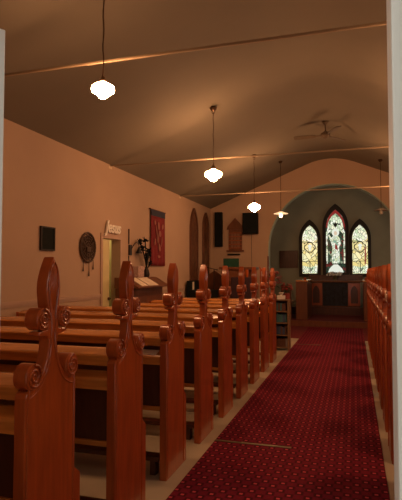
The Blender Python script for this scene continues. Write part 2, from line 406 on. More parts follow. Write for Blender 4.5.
        b = B(); box(b, -w/2, w/2, -0.05, -0.045, z0+0.265, z0+0.29); obj('lead_bar', b, 'lead', root)
east_window(1, -1.355, 1.37, 2.48, 0.48, False)
east_window(2, -0.55, 1.40, 2.85, 0.60, True)
east_window(3, 0.19, 1.37, 2.48, 0.46, False)

def wall_window(idx, x, y, face, m, w=0.52, fm='framewood'):
    root = bpy.data.objects.new('window_%d' % idx, None); COL.objects.link(root); root['kind'] = 'structure'
    root.location = (x, y, 0); root.rotation_euler = (0, 0, face)
    g, _ = lancet(0, 1.25, 2.90-w, w); fr, _ = lancet(0, 1.15, 2.90-w, w+0.10)
    b = B(); ring_frame(b, fr, g, -0.05, 0.0); obj('window_frame', b, fm, root)
    b = B(); prism(b, g, -0.02, -0.002, 'Y'); obj('pane', b, m, root)
wall_window(4, XL, 11.45, PI/2, 'g_deepred', 0.46, 'g_deepred_frame'); wall_window(5, XL, 12.45, PI/2, 'g_deepred', 0.40, 'g_deepred_frame')
M['g_day'] = glass_material('added_daylight_glass', [(0.0, (0.95, 0.95, 0.80)), (0.4, (1.0, 1.0, 0.92)), (0.7, (0.85, 0.92, 0.80))], 7, 2.2, 1)
for i, y in enumerate((2.6, 5.6, 8.8)): wall_window(6+i, XR, y, -PI/2, 'g_day')  # unseen glowing panes, added to bring daylight onto the nave
wall_window(9, CR, 14.9, -PI/2, 'g_day')  # unseen glowing pane, added to light the arch reveal and chancel

# ------------------------------------------------------------------ tie rods
for k, y in enumerate((3.56, 7.15, 10.5)):
    t = thing('tie_rod', ['cream painted tie rod crossing the ceiling nearest the doorway', 'middle cream tie rod crossing the nave behind the second hanging lamp', 'farthest cream tie rod crossing the nave in front of the chancel arch'][k], 'beam', (CX, y, 3.115), 0, 'tie rods across the nave')
    b = B(); box(b, -3.148, 3.148, -0.011, 0.011, -0.010, 0.010, bevel=0.004); obj('rod', b, 'rodpaint', t)
    for s in (-1, 1):
        b = B(); box(b, s*3.148-0.001 if s > 0 else -3.149, s*3.148+0.001 if s > 0 else -3.147, -0.05, 0.05, -0.05, -0.0101); obj('wall_plate', b, 'cream', t)

# ------------------------------------------------------------------ hanging lamps
def globe_lamp(loc, ztop, label, sc=1.0):
    """loc = centre of the globe"""
    t = thing('pendant_lamp', label, 'lamp', (loc[0], loc[1], ztop), 0, 'lit milk glass pendants over the pews')
    L = ztop-loc[2]
    b = B(); prof = [(0.035, 0.084), (0.045, 0.070), (0.090, 0.056), (0.116, 0.036), (0.122, 0.008), (0.116, -0.016), (0.092, -0.032), (0.064, -0.046), (0.054, -0.064), (0.034, -0.084), (0, -0.094)]
    lathe(b, [(r*sc, z*sc-L) for r, z in prof], 28); obj('lamp_shade', b, 'globe', t, smooth=True)
    b = B(); lathe(b, [(0, 0.15), (0.016, 0.148), (0.022, 0.12), (0.04, 0.105), (0.044, 0.084), (0, 0.084)], 16); 
    bmesh.ops.transform(b, matrix=Matrix.Translation((0, 0, -L)) @ Matrix.Scale(sc, 4), verts=b.verts)
    obj('shade_holder', b, 'bronze', t, smooth=True)
    b = B()
    n = max(6, int(L/0.06))
    tube(b, [(0.004*math.cos(i*1.3), 0.004*math.sin(i*1.3), -0.03-(L-0.03-0.14*sc)*i/n) for i in range(n+1)], 0.0055, 6); obj('cord', b, 'bronze', t)
    b = B(); lathe(b, [(0, -0.002), (0.05, -0.006), (0.058, -0.02), (0.045, -0.045), (0.018, -0.07), (0, -0.072)], 18); obj('canopy', b, 'bronze', t, smooth=True)
    b = B(); tube(b, [(0.02*math.sin(a), 0, -0.085+0.02*math.cos(a)) for a in [2*PI*i/12 for i in range(12)]], 0.004, 6, closed=True); obj('hook', b, 'bronze', t)
    return t
for (x, y, z, sc, lab) in ((-1.86, 3.46, 2.84, 0.74, 'lit milk glass pendant lamp nearest the doorway'), (-1.95, 7.0, 2.835, 1.02, 'lit milk glass pendant lamp second along the left row'), (-1.95, 10.14, 2.75, 1.02, 'lit milk glass pendant lamp farthest along the left row, before the loudspeakers')):
    globe_lamp((x, y, z), ceil_z(x), lab, sc)
for (y, lab) in ((3.46, 'unseen milk glass pendant lamp added for light over the right pews nearest the doorway'), (7.0, 'lit milk glass pendant lamp over the middle of the right pews'), (10.14, 'lit milk glass pendant lamp over the right pews nearest the chancel')):  # the lamp nearest the doorway is unseen, added to light the near pews
    globe_lamp((0.85, y, 2.82), ceil_z(0.85), lab)
def disc_lamp(x, y, z, lit, label):
    zt = ceil_z(x); L = zt-z
    t = thing('pendant_lamp', label, 'lamp', (x, y, zt), 0)
    b = B(); lathe(b, [(0.03, 0.05), (0.05, 0.04), (0.10, 0.02), (0.165, 0.0), (0.17, -0.006), (0.16, -0.006), (0.10, 0.010), (0.04, 0.028), (0.03, 0.03)], 28)
    bmesh.ops.transform(b, matrix=Matrix.Translation((0, 0, -L)), verts=b.verts); obj('lamp_shade', b, 'whiteshade' if lit else 'offshade', t, smooth=True)
    b = B(); lathe(b, [(0, 0.02), (0.018, 0.015), (0.03, -0.02), (0.042, -0.05), (0.034, -0.08), (0, -0.095)], 16)
    bmesh.ops.transform(b, matrix=Matrix.Translation((0, 0, -L)), verts=b.verts); obj('bulb', b, 'bulb' if lit else 'offshade', t, smooth=True)
    b = B(); tube(b, [(0, 0, -0.03), (0, 0, -L+0.05)], 0.007, 6); obj('cord', b, 'bronze', t)
    b = B(); lathe(b, [(0, -0.002), (0.05, -0.006), (0.05, -0.03), (0.02, -0.06), (0, -0.06)], 14); obj('canopy', b, 'bronze', t, smooth=True)
disc_lamp(-1.6, 11.55, 2.77, True, 'pendant lamp with flat white disc shade left of the chancel arch')
disc_lamp(0.60, 11.85, 2.80, False, 'unlit pendant lamp with flat shade near the right edge of the arch')

# ceiling fan
t = thing('ceiling_fan', 'brown ceiling fan hanging from the ridge above the aisle', 'fan', (-0.49, 9.75, ceil_z(-0.49)))
b = B(); lathe(b, [(0, -0.002), (0.06, -0.006), (0.06, -0.03), (0.02, -0.06), (0.012, -0.06), (0.012, -0.22), (0, -0.22)], 16); obj('downrod', b, 'fan', t, smooth=True)
b = B(); lathe(b, [(0, -0.20), (0.05, -0.205), (0.09, -0.235), (0.09, -0.28), (0.05, -0.31), (0.03, -0.33), (0, -0.335)], 20); obj('motor', b, 'fan', t, smooth=True)
for k in range(3):
    a = math.radians(176+120*k)
    b = B()
    m = Matrix.Rotation(a, 4, 'Z') @ Matrix.Translation((0, 0, -0.27)) @ Matrix.Rotation(math.radians(12), 4, 'X')
    vs = box(b, 0.085, 0.20, -0.015, 0.015, -0.005, 0.005, m)
    prism(b, [(0.18, -0.035), (0.24, -0.06), (0.56, -0.07), (0.60, -0.05), (0.60, 0.05), (0.56, 0.07), (0.24, 0.06), (0.18, 0.035)], -0.006, 0.006, 'Z')
    new = [v for v in b.verts if v not in vs]; bmesh.ops.transform(b, matrix=m, verts=new)
    obj('blade', b, 'fan', t)

# ------------------------------------------------------------------ pews
def smoothpts(pts, n=4):
    out = []
    for i in range(len(pts)-1):
        p0 = Vector(pts[max(i-1, 0)]); p1 = Vector(pts[i]); p2 = Vector(pts[i+1]); p3 = Vector(pts[min(i+2, len(pts)-1)])
        for k in range(n):
            s = k/n
            out.append(tuple(0.5*((2*p1)+(p2-p0)*s+(2*p0-5*p1+4*p2-p3)*s*s+(3*p1-p0-3*p2+p3)*s**3)))
    out.append(tuple(pts[-1])); return out
def outline():
    leaf = smoothpts([(0.0, 1.487), (0.019, 1.455), (0.036, 1.42), (0.049, 1.38), (0.052, 1.345), (0.047, 1.30), (0.040, 1.262)], 3)
    mid = [(0.040, 1.178), (0.100, 1.174), (0.104, 1.158), (0.040, 1.150), (0.030, 1.135)]
    fl = smoothpts([(0.030, 1.135), (0.034, 1.09), (0.052, 1.035), (0.085, 0.985), (0.130, 0.955), (0.170, 0.945), (0.185, 0.925)], 3)[1:]
    right = leaf + mid + fl + [(0.185, 0.53), (0.235, 0.49), (0.235, 0.0)]
    left = [(-y, z) for y, z in (leaf + mid + fl)][::-1][:-1]
    return right + [(-0.185, 0.0)] + left, right, left
T = 0.052
def spiral(b, cy, cz, r, xf, s, hand):
    pts = []; n = 34
    for i in range(n+1):
        u = i/n; a = hand*(PI*0.5 + u*4.4*PI); rr = r*(1-u*0.88)
        pts.append((xf, cy+rr*math.cos(a), cz+rr*math.sin(a)))
    tube(b, pts, 0.004, 6, radii=[0.0045*(1-0.35*i/n) for i in range(n+1)])
def make_pew(s, length):
    """s=-1: seats run to the left of the aisle end, s=+1 to the right.  Origin at the foot of the aisle end, aisle face at x=0."""
    root = bpy.data.objects.new('church_pew', None); root.empty_display_size = 0.1; COL.objects.link(root)
    full, _, _ = outline()
    b = B(); f0, f1 = prism(b, full, 0, s*T, 'X')
    # carved groove that follows the outline on the aisle face
    e = obj('end_panel', b, 'wood', root, bevel=0.005)
    # raised bead that follows the outline on the aisle face, and the ridged leaf of the finial
    b = B()
    half = [(0.168, 0.02), (0.168, 0.90), (0.160, 0.918), (0.122, 0.930), (0.075, 0.962), (0.038, 1.02), (0.018, 1.09), (0.012, 1.16), (0.018, 1.25), (0.030, 1.31), (0.036, 1.35), (0.035, 1.385), (0.027, 1.425), (0.013, 1.452), (0.0, 1.466)]
    half = smoothpts(half, 3)
    tube(b, [(-s*0.001, y, z) for y, z in half] + [(-s*0.001, -y, z) for y, z in half[::-1][1:]], 0.0042, 6)
    lf = smoothpts([(0.0, 1.455), (0.011, 1.44), (0.022, 1.41), (0.026, 1.37), (0.022, 1.32), (0.0, 1.25)], 3)
    v = [b.verts.new((-s*0.0005, y, z)) for y, z in lf] + [b.verts.new((-s*0.0005, -y, z)) for y, z in lf[::-1][1:-1]]
    c = [b.verts.new((-s*0.013, 0, z)) for z in (1.42, 1.37, 1.31)]
    vv = v; nn = len(vv)
    def near(q): return min(c, key=lambda k: abs(k.co.z-q.co.z))
    for i in range(nn):
        p, q = vv[i], vv[(i+1) % nn]; a, d = near(p), near(q)
        b.faces.new((p, q, a)) if a is d else (b.faces.new((p, q, d)), b.faces.new((p, d, a)))
    obj('moulding', b, 'wood', e, smooth=True)
    for (cy, cz, r, hand) in ((-0.080, 1.225, 0.047, 1), (0.080, 1.225, 0.047, -1), (-0.140, 1.000, 0.054, 1), (0.140, 1.000, 0.054, -1)):
        b = B(); x0, x1 = -s*0.008, s*(T+0.004)
        xa, xb = min(x0, x1), max(x0, x1)
        lathe(b, [(0, xa), (r-0.004, xa), (r, xa+0.004), (r, xb-0.004), (r-0.004, xb), (0, xb)], 24, (0, cy, cz), 'X')
        h = -1 if hand > 0 else 1
        pts = []; n = 34
        for i in range(n+1):
            u = i/n; a = (PI*0.5 - hand*u*4.4*PI); rr = (r-0.006)*(1-u*0.88)
            pts.append((-s*0.010, cy+rr*math.cos(a), cz+rr*math.sin(a)))
        tube(b, pts, 0.004, 6, radii=[0.0062*(1-0.4*i/n) for i in range(n+1)])
        obj('scroll', b, 'wood', e, smooth=True)
    lo, hi = sorted((s*T, s*length))
    # plain end by the wall
    b = B(); x = s*length
    prism(b, [(-0.15, 0), (0.20, 0), (0.20, 0.46), (0.0, 0.52), (-0.06, 0.97), (-0.15, 0.97)], x, x+s*0.04, 'X'); obj('wall_end', b, 'wood', root)
    # back: sloping panel, top rail with rounded nose, ledge for books
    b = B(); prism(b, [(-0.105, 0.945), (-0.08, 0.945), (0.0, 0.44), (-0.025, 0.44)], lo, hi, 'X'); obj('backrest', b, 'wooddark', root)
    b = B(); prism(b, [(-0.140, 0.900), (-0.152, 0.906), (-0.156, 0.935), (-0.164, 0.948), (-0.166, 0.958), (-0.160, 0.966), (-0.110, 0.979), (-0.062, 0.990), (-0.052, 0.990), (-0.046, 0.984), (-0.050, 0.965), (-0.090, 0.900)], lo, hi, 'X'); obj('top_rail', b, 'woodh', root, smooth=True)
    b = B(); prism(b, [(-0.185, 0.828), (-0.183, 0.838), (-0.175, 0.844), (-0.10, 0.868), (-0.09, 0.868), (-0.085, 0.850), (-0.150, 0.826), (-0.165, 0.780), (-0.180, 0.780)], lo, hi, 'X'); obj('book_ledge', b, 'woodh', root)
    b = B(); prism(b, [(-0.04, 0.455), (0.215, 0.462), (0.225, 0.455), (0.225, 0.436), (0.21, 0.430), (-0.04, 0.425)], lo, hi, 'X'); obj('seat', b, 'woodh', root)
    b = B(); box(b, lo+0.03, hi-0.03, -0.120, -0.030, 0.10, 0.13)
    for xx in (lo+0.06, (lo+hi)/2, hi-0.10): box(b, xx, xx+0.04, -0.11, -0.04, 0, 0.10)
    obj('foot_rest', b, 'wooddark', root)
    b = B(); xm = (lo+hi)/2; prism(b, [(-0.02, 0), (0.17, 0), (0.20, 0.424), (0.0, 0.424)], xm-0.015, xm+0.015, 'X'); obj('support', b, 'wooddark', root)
    return root
order = ['nearest the doorway', 'second from the doorway', 'third from the doorway', 'fourth from the doorway', 'fifth from the doorway', 'sixth from the doorway', 'seventh from the doorway', 'eighth from the doorway', 'ninth from the doorway, beside the bookshelf', 'tenth from the doorway', 'eleventh from the doorway', 'the farthest from the doorway']
Y0, DY = 1.875, 0.772
for s, x, ln, side in ((-1, -1.234, 2.38, 'left'), (1, 0.250, 2.28, 'right')):
    proto = make_pew(s, ln)
    for k in range(9 if s < 0 else 12):
        if s < 0 and k == 6: proto = make_pew(s, 1.74)      # the pews by the side door are shorter
        o = proto if k == 0 or (s < 0 and k == 6) else copy_tree(proto)
        o.location = (x, Y0+DY*k, 0)
        nm = order[k] if side == 'left' else order[k].replace(', beside the bookshelf', '')
        tag(o, 'red-brown pew with scrolled finial %s of the aisle, %s' % (side, nm), 'pew', 'church pews %s of the aisle' % side)

# ------------------------------------------------------------------ carpet
b = B(); box(b, -1.135, 0.195, 0.0, 13.27, 0.0, 0.009); tag(obj('carpet_runner', b, 'carpet'), 'dark red carpet runner with small dotted pattern along the aisle', 'carpet')
b = B(); box(b, -1.85, -1.137, 10.9, 13.265, 0.0, 0.008); box(b, 0.197, 0.95, 10.9, 13.265, 0.0, 0.008); b2 = b
box(b, -1.137, 0.197, 13.10, 13.265, 0.0091, 0.012)
tag(obj('floor_shade', b, 'redcarpet'), 'dark red sheet standing in for shaded floor before the chancel step beside the runner', 'carpet')  # dark sheets put in for the shade on the floor beside the runner
for i, (x0, x1, y) in enumerate(((-1.135, -0.50, 4.11), (-1.135, -0.62, 9.96))):
    b = B(); box(b, x0, x1, y-0.014, y+0.014, 0.009, 0.014, bevel=0.002)
    tag(obj('carpet_strip', b, 'brass'), ['thin metal joining strip across the carpet nearer the doorway', 'thin metal joining strip across the carpet beside the bookshelf'][i], 'strip')

# thin cream slabs on the ledge of the third pew
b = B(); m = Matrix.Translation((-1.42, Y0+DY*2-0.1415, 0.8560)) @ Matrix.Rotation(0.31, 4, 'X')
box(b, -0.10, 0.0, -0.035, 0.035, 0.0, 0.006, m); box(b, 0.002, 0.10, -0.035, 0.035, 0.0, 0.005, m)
tag(obj('slabs', b, 'paper'), 'pair of thin cream slabs lying on the book ledge of the third left pew', 'slabs')

# ------------------------------------------------------------------ things on the left wall
t = thing('wall_plaque', 'dark rectangular framed plaque on the left wall', 'plaque', (XL, 5.445, 1.84))
b = B(); box(b, 0, 0.02, -0.145, 0.145, -0.145, 0.145, bevel=0.004); obj('backing', b, 'black', t)
b = B()
for y0, y1, z0, z1 in ((-0.15, 0.15, 0.135, 0.15), (-0.15, 0.15, -0.15, -0.135), (-0.15, -0.135, -0.135, 0.135), (0.135, 0.15, -0.135, 0.135)): box(b, 0.0, 0.03, y0, y1, z0, z1)
obj('frame', b, 'framewood', t)
# woven oval hanging with tassels
t = thing('woven_wall_hanging', 'dark woven oval hoop hanging with dangling tassels on the left wall', 'wall hanging', (XL, 6.44, 1.775))
b = B(); tube(b, [(0.02, 0.21*math.cos(a), 0.21*math.sin(a)) for a in [2*PI*i/32 for i in range(32)]], 0.016, 8, closed=True); obj('hoop', b, 'wicker', t, smooth=True)
b = B()
for r in (0.17, 0.13, 0.09, 0.05): tube(b, [(0.018, r*math.cos(a), r*math.sin(a)) for a in [2*PI*i/24 for i in range(24)]], 0.008, 6, closed=True)
for i in range(14):
    a = 2*PI*i/14; tube(b, [(0.018, 0.03*math.cos(a), 0.03*math.sin(a)), (0.018, 0.2*math.cos(a), 0.2*math.sin(a))], 0.006, 6)
lathe(b, [(0, 0.0), (0.17, 0.002), (0.17, 0.008), (0, 0.01)], 28, (0, 0, 0), 'X')
obj('woven_web', b, 'wicker', t)
b = B(); box(b, 0.02, 0.045, -0.06, 0.06, -0.07, 0.01, bevel=0.01); obj('nest_bundle', b, 'wicker', t)
for y, L in ((-0.13, 0.18), (0.03, 0.21), (0.15, 0.17)):
    b = B(); z = -math.sqrt(0.21**2-y*y); tube(b, [(0.02, y, z), (0.02, y+0.004, z-L*0.6), (0.02, y, z-L)], 0.006, 6, radii=[0.004, 0.006, 0.013]); obj('tassel', b, 'wicker', t)
# word above the door
M['signwhite'] = mat('white_lettering', (0.85, 0.82, 0.72), 0.4, vary=0.05)
cu = bpy.data.curves.new('sign', 'FONT'); cu.body = 'Jesus'; cu.size = 0.26; cu.extrude = 0.012; cu.bevel_depth = 0.001; cu.offset = 0.005; cu.shear = 0.3; cu.align_x = 'CENTER'; cu.space_character = 0.95
tmp = bpy.data.objects.new('tmp', cu); COL.objects.link(tmp)
bpy.context.view_layer.update()
me = bpy.data.meshes.new_from_object(tmp.evaluated_get(bpy.context.evaluated_depsgraph_get()))
bpy.data.objects.remove(tmp)
sg = bpy.data.objects.new('letter_sign', me); COL.objects.link(sg); me.materials.clear(); me.materials.append(M['signwhite'])
sg.location = (XL+0.035, 7.19, 2.045); sg.rotation_euler = (PI/2, 0, PI/2)
tag(sg, 'white cursive word sign standing on top of the side door frame', 'sign')
# wall light with crooked arm, pipe
t = thing('wall_lamp', 'small dark wall lamp with curved arm right of the side door', 'lamp', (XL, 7.88, 1.80))
b = B(); box(b, 0, 0.03, -0.05, 0.05, -0.09, 0.09, bevel=0.008); obj('back_plate', b, 'iron', t)
b = B(); tube(b, [(0.03, 0.02, 0.02), (0.06, 0.06, 0.10), (0.08, 0.13, 0.145), (0.08, 0.20, 0.13), (0.08, 0.225, 0.07)], 0.007, 8); obj('arm', b, 'iron', t, smooth=True)
b = B(); lathe(b, [(0.012, 0.07), (0.02, 0.05), (0.055, -0.03), (0.058, -0.05), (0.05, -0.05), (0, 0.03)], 18, (0.08, 0.225, 0.0)); obj('lamp_shade', b, 'iron', t, smooth=True)
t = thing('wall_pipe', 'thin vertical pipe on the left wall behind the small wall lamp', 'pipe', (XL, 7.83, 0))
b = B(); tube(b, [(0.012, 0, 1.90), (0.012, 0, 2.16)], 0.011, 8); tube(b, [(0.012, 0, 0.14), (0.012, 0, 1.70)], 0.009, 8); obj('pipe_run', b, 'wicker', t)
# banner
t = thing('wall_banner', 'tall red cloth banner with dark header hanging on the left wall', 'banner', (XL, 9.12, 2.62))
b = B()
ny, nz = 14, 10; g = [[b.verts.new((0.03+0.012*math.sin(i*1.4)*(j/nz), -0.36+0.72*i/ny, -0.10-0.98*j/nz)) for j in range(nz+1)] for i in range(ny+1)]
for i in range(ny):
    for j in range(nz): b.faces.new((g[i][j], g[i+1][j], g[i+1][j+1], g[i][j+1]))
ob = obj('cloth', b, 'banner', t, smooth=True); md = ob.modifiers.new('s', 'SOLIDIFY'); md.thickness = 0.004
b = B(); box(b, 0.022, 0.04, -0.36, 0.36, -0.12, -0.005); obj('header', b, 'bannerblue', t)
b = B(); tube(b, [(0.03, -0.42, 0.0), (0.03, 0.40, 0.0)], 0.012, 8); obj('hanging_rod', b, 'brownwood', t)
for k, (y, z, w, h, r) in enumerate(((-0.02, -0.30, 0.10, 0.16, 0.2), (-0.20, -0.25, 0.08, 0.10, 0.6), (0.20, -0.30, 0.08, 0.12, -0.6), (-0.20, -0.62, 0.07, 0.14, -0.3), (0.05, -0.45, 0.13, 0.12, -0.5), (-0.06, -0.55, 0.09, 0.20, 0.1), (0.03, -0.72, 0.10, 0.16, 0.4), (-0.12, -0.40, 0.05, 0.22, 0.3), (0.14, -0.60, 0.04, 0.20, -0.2), (0.0, -0.90, 0.14, 0.05, 0.0))):
    m = Matrix.Translation((0.052, y, z)) @ Matrix.Rotation(r, 4, 'X')
    b = B(); prism(b, [(w/2*math.cos(a), h/2*math.sin(a)) for a in [2*PI*i/14 for i in range(14)]], -0.002, 0.002, 'X')
    bmesh.ops.transform(b, matrix=m, verts=b.verts[:]); obj('applique', b, 'pale', t)

# ------------------------------------------------------------------ upright desk with hymn books against the left wall
t = thing('upright_piano', 'dark brown wooden upright piano against the left wall below the banner', 'piano', (XL+0.03, 7.95, 0))
b = B(); box(b, 0, 0.30, -0.66, 0.66, 0.0, 1.16, bevel=0.008); obj('case', b, 'brownwood', t)
b = B(); box(b, 0.30, 0.60, -0.66, 0.66, 0.58, 0.74, bevel=0.008); obj('key_bed', b, 'brownwood', t)
b = B(); prism(b, [(0.0, 1.16), (0.42, 1.16), (0.42, 1.18), (0.16, 1.33), (0.0, 1.33)], -0.69, 0.69, 'Y')
bmesh.ops.transform(b, matrix=Matrix.Identity(4), verts=b.verts); obj('lid', b, 'brownwood', t)
b = B(); box(b, 0.36, 0.58, -0.60, 0.60, 0.741, 0.75); obj('keyboard', b, 'cream', t)
for y in (-0.62, 0.62):
    b = B(); box(b, 0.50, 0.57, y-0.035, y+0.035, 0, 0.58, bevel=0.006); obj('leg', b, 'brownwood', t)
for i, (y, w) in enumerate(((7.56, 0.12), (7.95, 0.21))):
    b = B(); a = math.atan(0.15/0.26)
    m = Matrix.Translation((XL+0.03+0.29, y, 1.2555)) @ Matrix.Rotation(a, 4, 'Y')
    box(b, -0.13, 0.13, -w, -0.004, 0, 0.008, m); box(b, -0.13, 0.13, 0.004, w, 0, 0.008, m); box(b, -0.13, 0.13, -0.01, 0.01, 0, 0.004, m)
    tag(obj('open_book', b, 'paper'), ['open pale music book lying left on the piano top', 'larger open pale music book lying right on the piano top'][i], 'book')
b = B(); m = Matrix.Translation((XL+0.105, 8.02, 1.331)); box(b, -0.06, 0.06, -0.12, 0.12, 0.0, 0.19, m, bevel=0.004)
tag(obj('card_box', b, 'tissue'), 'pinkish white patterned box standing on the piano top', 'box')
t = thing('dried_flower_arrangement', 'dark spindly flower arrangement with large dark blooms on the piano in front of the banner', 'flowers', (XL+0.115, 8.36, 1.331))
b = B(); lathe(b, [(0, 0), (0.05, 0), (0.06, 0.05), (0.045, 0.12), (0.025, 0.16), (0.03, 0.18), (0, 0.17)], 16); obj('vase', b, 'iron', t, smooth=True)
random.seed(11)
b = B(); tips = [(-0.02, -0.25, 0.62), (0.02, -0.12, 0.66), (0.0, -0.18, 0.50), (0.03, 0.02, 0.48), (0.0, 0.10, 0.40), (0.02, -0.03, 0.36), (0.0, 0.15, 0.25)]
for x, y, z in tips: tube(b, [(0, 0, 0.15), (x*0.4, y*0.3, z*0.6), (x, y, z)], 0.011, 6)
obj('stems', b, 'black', t)
for x, y, z in tips:
    b = B()
    for k in range(16):
        d = Vector((random.uniform(-1, 1), random.uniform(-1, 1), random.uniform(-0.7, 1))).normalized()*random.uniform(0.01, 0.045)
        m = Matrix.Translation(Vector((x, y, z))+d) @ d.to_track_quat('X', 'Z').to_matrix().to_4x4()
        pts = [(0.035*math.cos(a), 0.022*math.sin(a)) for a in [2*PI*i/8 for i in range(8)]]
        n0 = len(b.verts); prism(b, pts, -0.004, 0.004, 'Z'); b.verts.ensure_lookup_table(); bmesh.ops.transform(b, matrix=m, verts=b.verts[n0:])
    obj('bloom', b, 'black', t)

# ------------------------------------------------------------------ front left corner: keyboard, microphone, cabinet organ, pulpit
t = thing('electric_keyboard', 'black electric keyboard console under the left wall windows', 'keyboard', (-3.32, 11.2, 0))
b = B(); box(b, -0.32, 0.20, -0.42, 0.42, 0.66, 1.00, bevel=0.01); obj('body', b, 'black', t)
b = B(); prism(b, [(-0.42, 1.0), (0.42, 1.0), (0.40, 1.22), (-0.40, 1.22)], -0.32, -0.28, 'X'); obj('music_rest', b, 'black', t)
b = B(); box(b, -0.30, -0.20, -0.40, 0.40, 0, 0.66); box(b, -0.20, 0.18, -0.40, -0.37, 0, 0.66); box(b, -0.20, 0.18, 0.37, 0.40, 0, 0.66); obj('stand', b, 'black', t)
b = B(); box(b, -0.279, -0.27, -0.12, 0.0, 1.01, 1.19); o = obj('sheet_music', b, 'paper'); o.location = (-3.32, 11.2, 0); tag(o, 'sheet of music propped on the black keyboard console', 'sheet music')
t = thing('microphone_stand', 'thin black boom microphone stand beside the black keyboard', 'microphone stand', (-3.27, 11.78, 0))
b = B(); lathe(b, [(0, 0), (0.10, 0), (0.10, 0.015), (0.015, 0.03), (0, 0.03)], 18); obj('base', b, 'iron', t)
b = B(); tube(b, [(0, 0, 0.03), (0, 0, 1.48)], 0.011, 8); obj('pole', b, 'iron', t)
b = B(); tube(b, [(0.10, 0, 1.47), (-0.30, 0, 1.56)], 0.009, 8); obj('boom', b, 'iron', t)
b = B(); lathe(b, [(0, -0.10), (0.014, -0.10), (0.017, -0.01), (0.027, 0.0), (0.027, 0.03), (0, 0.05)], 12)
bmesh.ops.transform(b, matrix=Matrix.Translation((-0.32, 0, 1.565)) @ Matrix.Rotation(-PI/2, 4, 'Y'), verts=b.verts); obj('microphone', b, 'black', t, smooth=True)
t = thing('guitar_case', 'upright dark brown carved chair back between keyboard and organ', 'chair', (-3.05, 12.25, 0)); t.name = 'high_back_chair'
b = B(); box(b, -0.22, 0.22, -0.20, 0.20, 0.42, 0.47, bevel=0.006); obj('seat', b, 'brownwood', t)
b = B(); prism(b, [(-0.22, 0.47), (0.22, 0.47), (0.22, 1.30), (0.12, 1.38), (0, 1.46), (-0.12, 1.38), (-0.22, 1.30)], 0.16, 0.20, 'Y'); obj('backrest', b, 'brownwood', t)
for x in (-0.19, 0.19):
    for y in (-0.17, 0.17):
        b = B(); box(b, x-0.022, x+0.022, y-0.022, y+0.022, 0, 0.42); obj('leg', b, 'brownwood', t)
t.location = (-3.46, 12.35, 0)
t = thing('cabinet_organ', 'black cabinet organ standing against the arch wall left of the pulpit', 'organ', (-2.98, 12.62, 0))
b = B(); box(b, -0.25, 0.16, -0.18, 0.34, 0, 1.28, bevel=0.01); obj('cabinet', b, 'black', t)
b = B(); box(b, -0.23, 0.14, -0.10, 0.30, 1.28, 1.52, bevel=0.02); obj('amplifier', b, 'black', t)
b = B(); lathe(b, [(0, 0), (0.045, 0), (0.05, 0.012), (0.03, 0.02), (0, 0.022)], 18, (-0.16, -0.124, 1.42), 'Y'); obj('dial', b, 'offshade', t)
b = B()
for k in range(5): box(b, -0.23+0.075*k, -0.19+0.075*k, -0.192, -0.18, 0.2, 1.1)
obj('front_slat', b, 'iron', t)
t = thing('pulpit', 'dark panelled wooden pulpit with broad top in front of the arch wall', 'pulpit', (-2.70, 11.95, 0))
b = B(); prism(b, [(-0.28, -0.22), (0.28, -0.22), (0.36, 0.0), (0.36, 0.22), (-0.36, 0.22), (-0.36, 0.0)], 0.0, 1.48, 'Z'); obj('body', b, 'brownwood', t)
b = B(); box(b, -0.42, 0.46, -0.27, 0.26, 1.48, 1.54, bevel=0.01); obj('top', b, 'brownwood', t)
for x in (-0.15, 0.15):
    b = B(); pts, _ = lancet(x, 0.35, 1.05, 0.18, 6); prism(b, pts, -0.232, -0.22, 'Y'); obj('carved_panel', b, 'wooddark', t)
for x in (-0.27, 0.27):
    b = B(); lathe(b, [(0, 0), (0.04, 0), (0.04, 0.08), (0.025, 0.12), (0.025, 1.30), (0.04, 1.36), (0.04, 1.478), (0, 1.478)], 12, (x, -0.262, 0)); obj('column', b, 'wood', t, smooth=True)
b = B(); prism(b, [(-0.12, 1.541), (0.27, 1.541), (0.27, 1.75), (-0.12, 1.75)], 0, 0.012, 'Y')
bmesh.ops.transform(b, matrix=Matrix.Translation((-2.93, 11.84, 0)), verts=b.verts)
box(b, -3.05, -2.66, 11.70, 11.84, 1.541, 1.548)
tag(obj('green_pulpit_cloth', b, 'green'), 'green cloth draped over the top of the dark pulpit', 'cloth')
t = thing('stair_rail', 'reddish wooden sloping stair rail right of the pulpit', 'handrail', (-2.02, 12.0, 0))
b = B(); prism(b, [(-0.17, 1.50), (0.16, 1.14), (0.16, 1.19), (-0.17, 1.56)], -0.025, 0.025, 'Y'); obj('rail', b, 'wood', t)
for x, z in ((-0.14, 1.50), (0.0, 1.35), (0.14, 1.18)):
    b = B(); box(b, x-0.016, x+0.016, -0.018, 0.018, 0, z); obj('baluster', b, 'wood', t)
t = thing('draped_chair', 'armchair covered with dark purple cloth in front of the pulpit', 'chair', (-2.50, 11.15, 0))
b = B(); box(b, -0.24, 0.24, -0.22, 0.22, 0.40, 0.48, bevel=0.02); obj('seat', b, 'purple', t)
b = B(); box(b, -0.24, 0.24, 0.18, 0.24, 0.48, 1.30, bevel=0.02); obj('backrest', b, 'purple', t)
for x in (-0.21, 0.21):
    for y in (-0.19, 0.20):
        b = B(); box(b, x-0.022, x+0.022, y-0.022, y+0.022, 0, 0.40); obj('leg', b, 'brownwood', t)

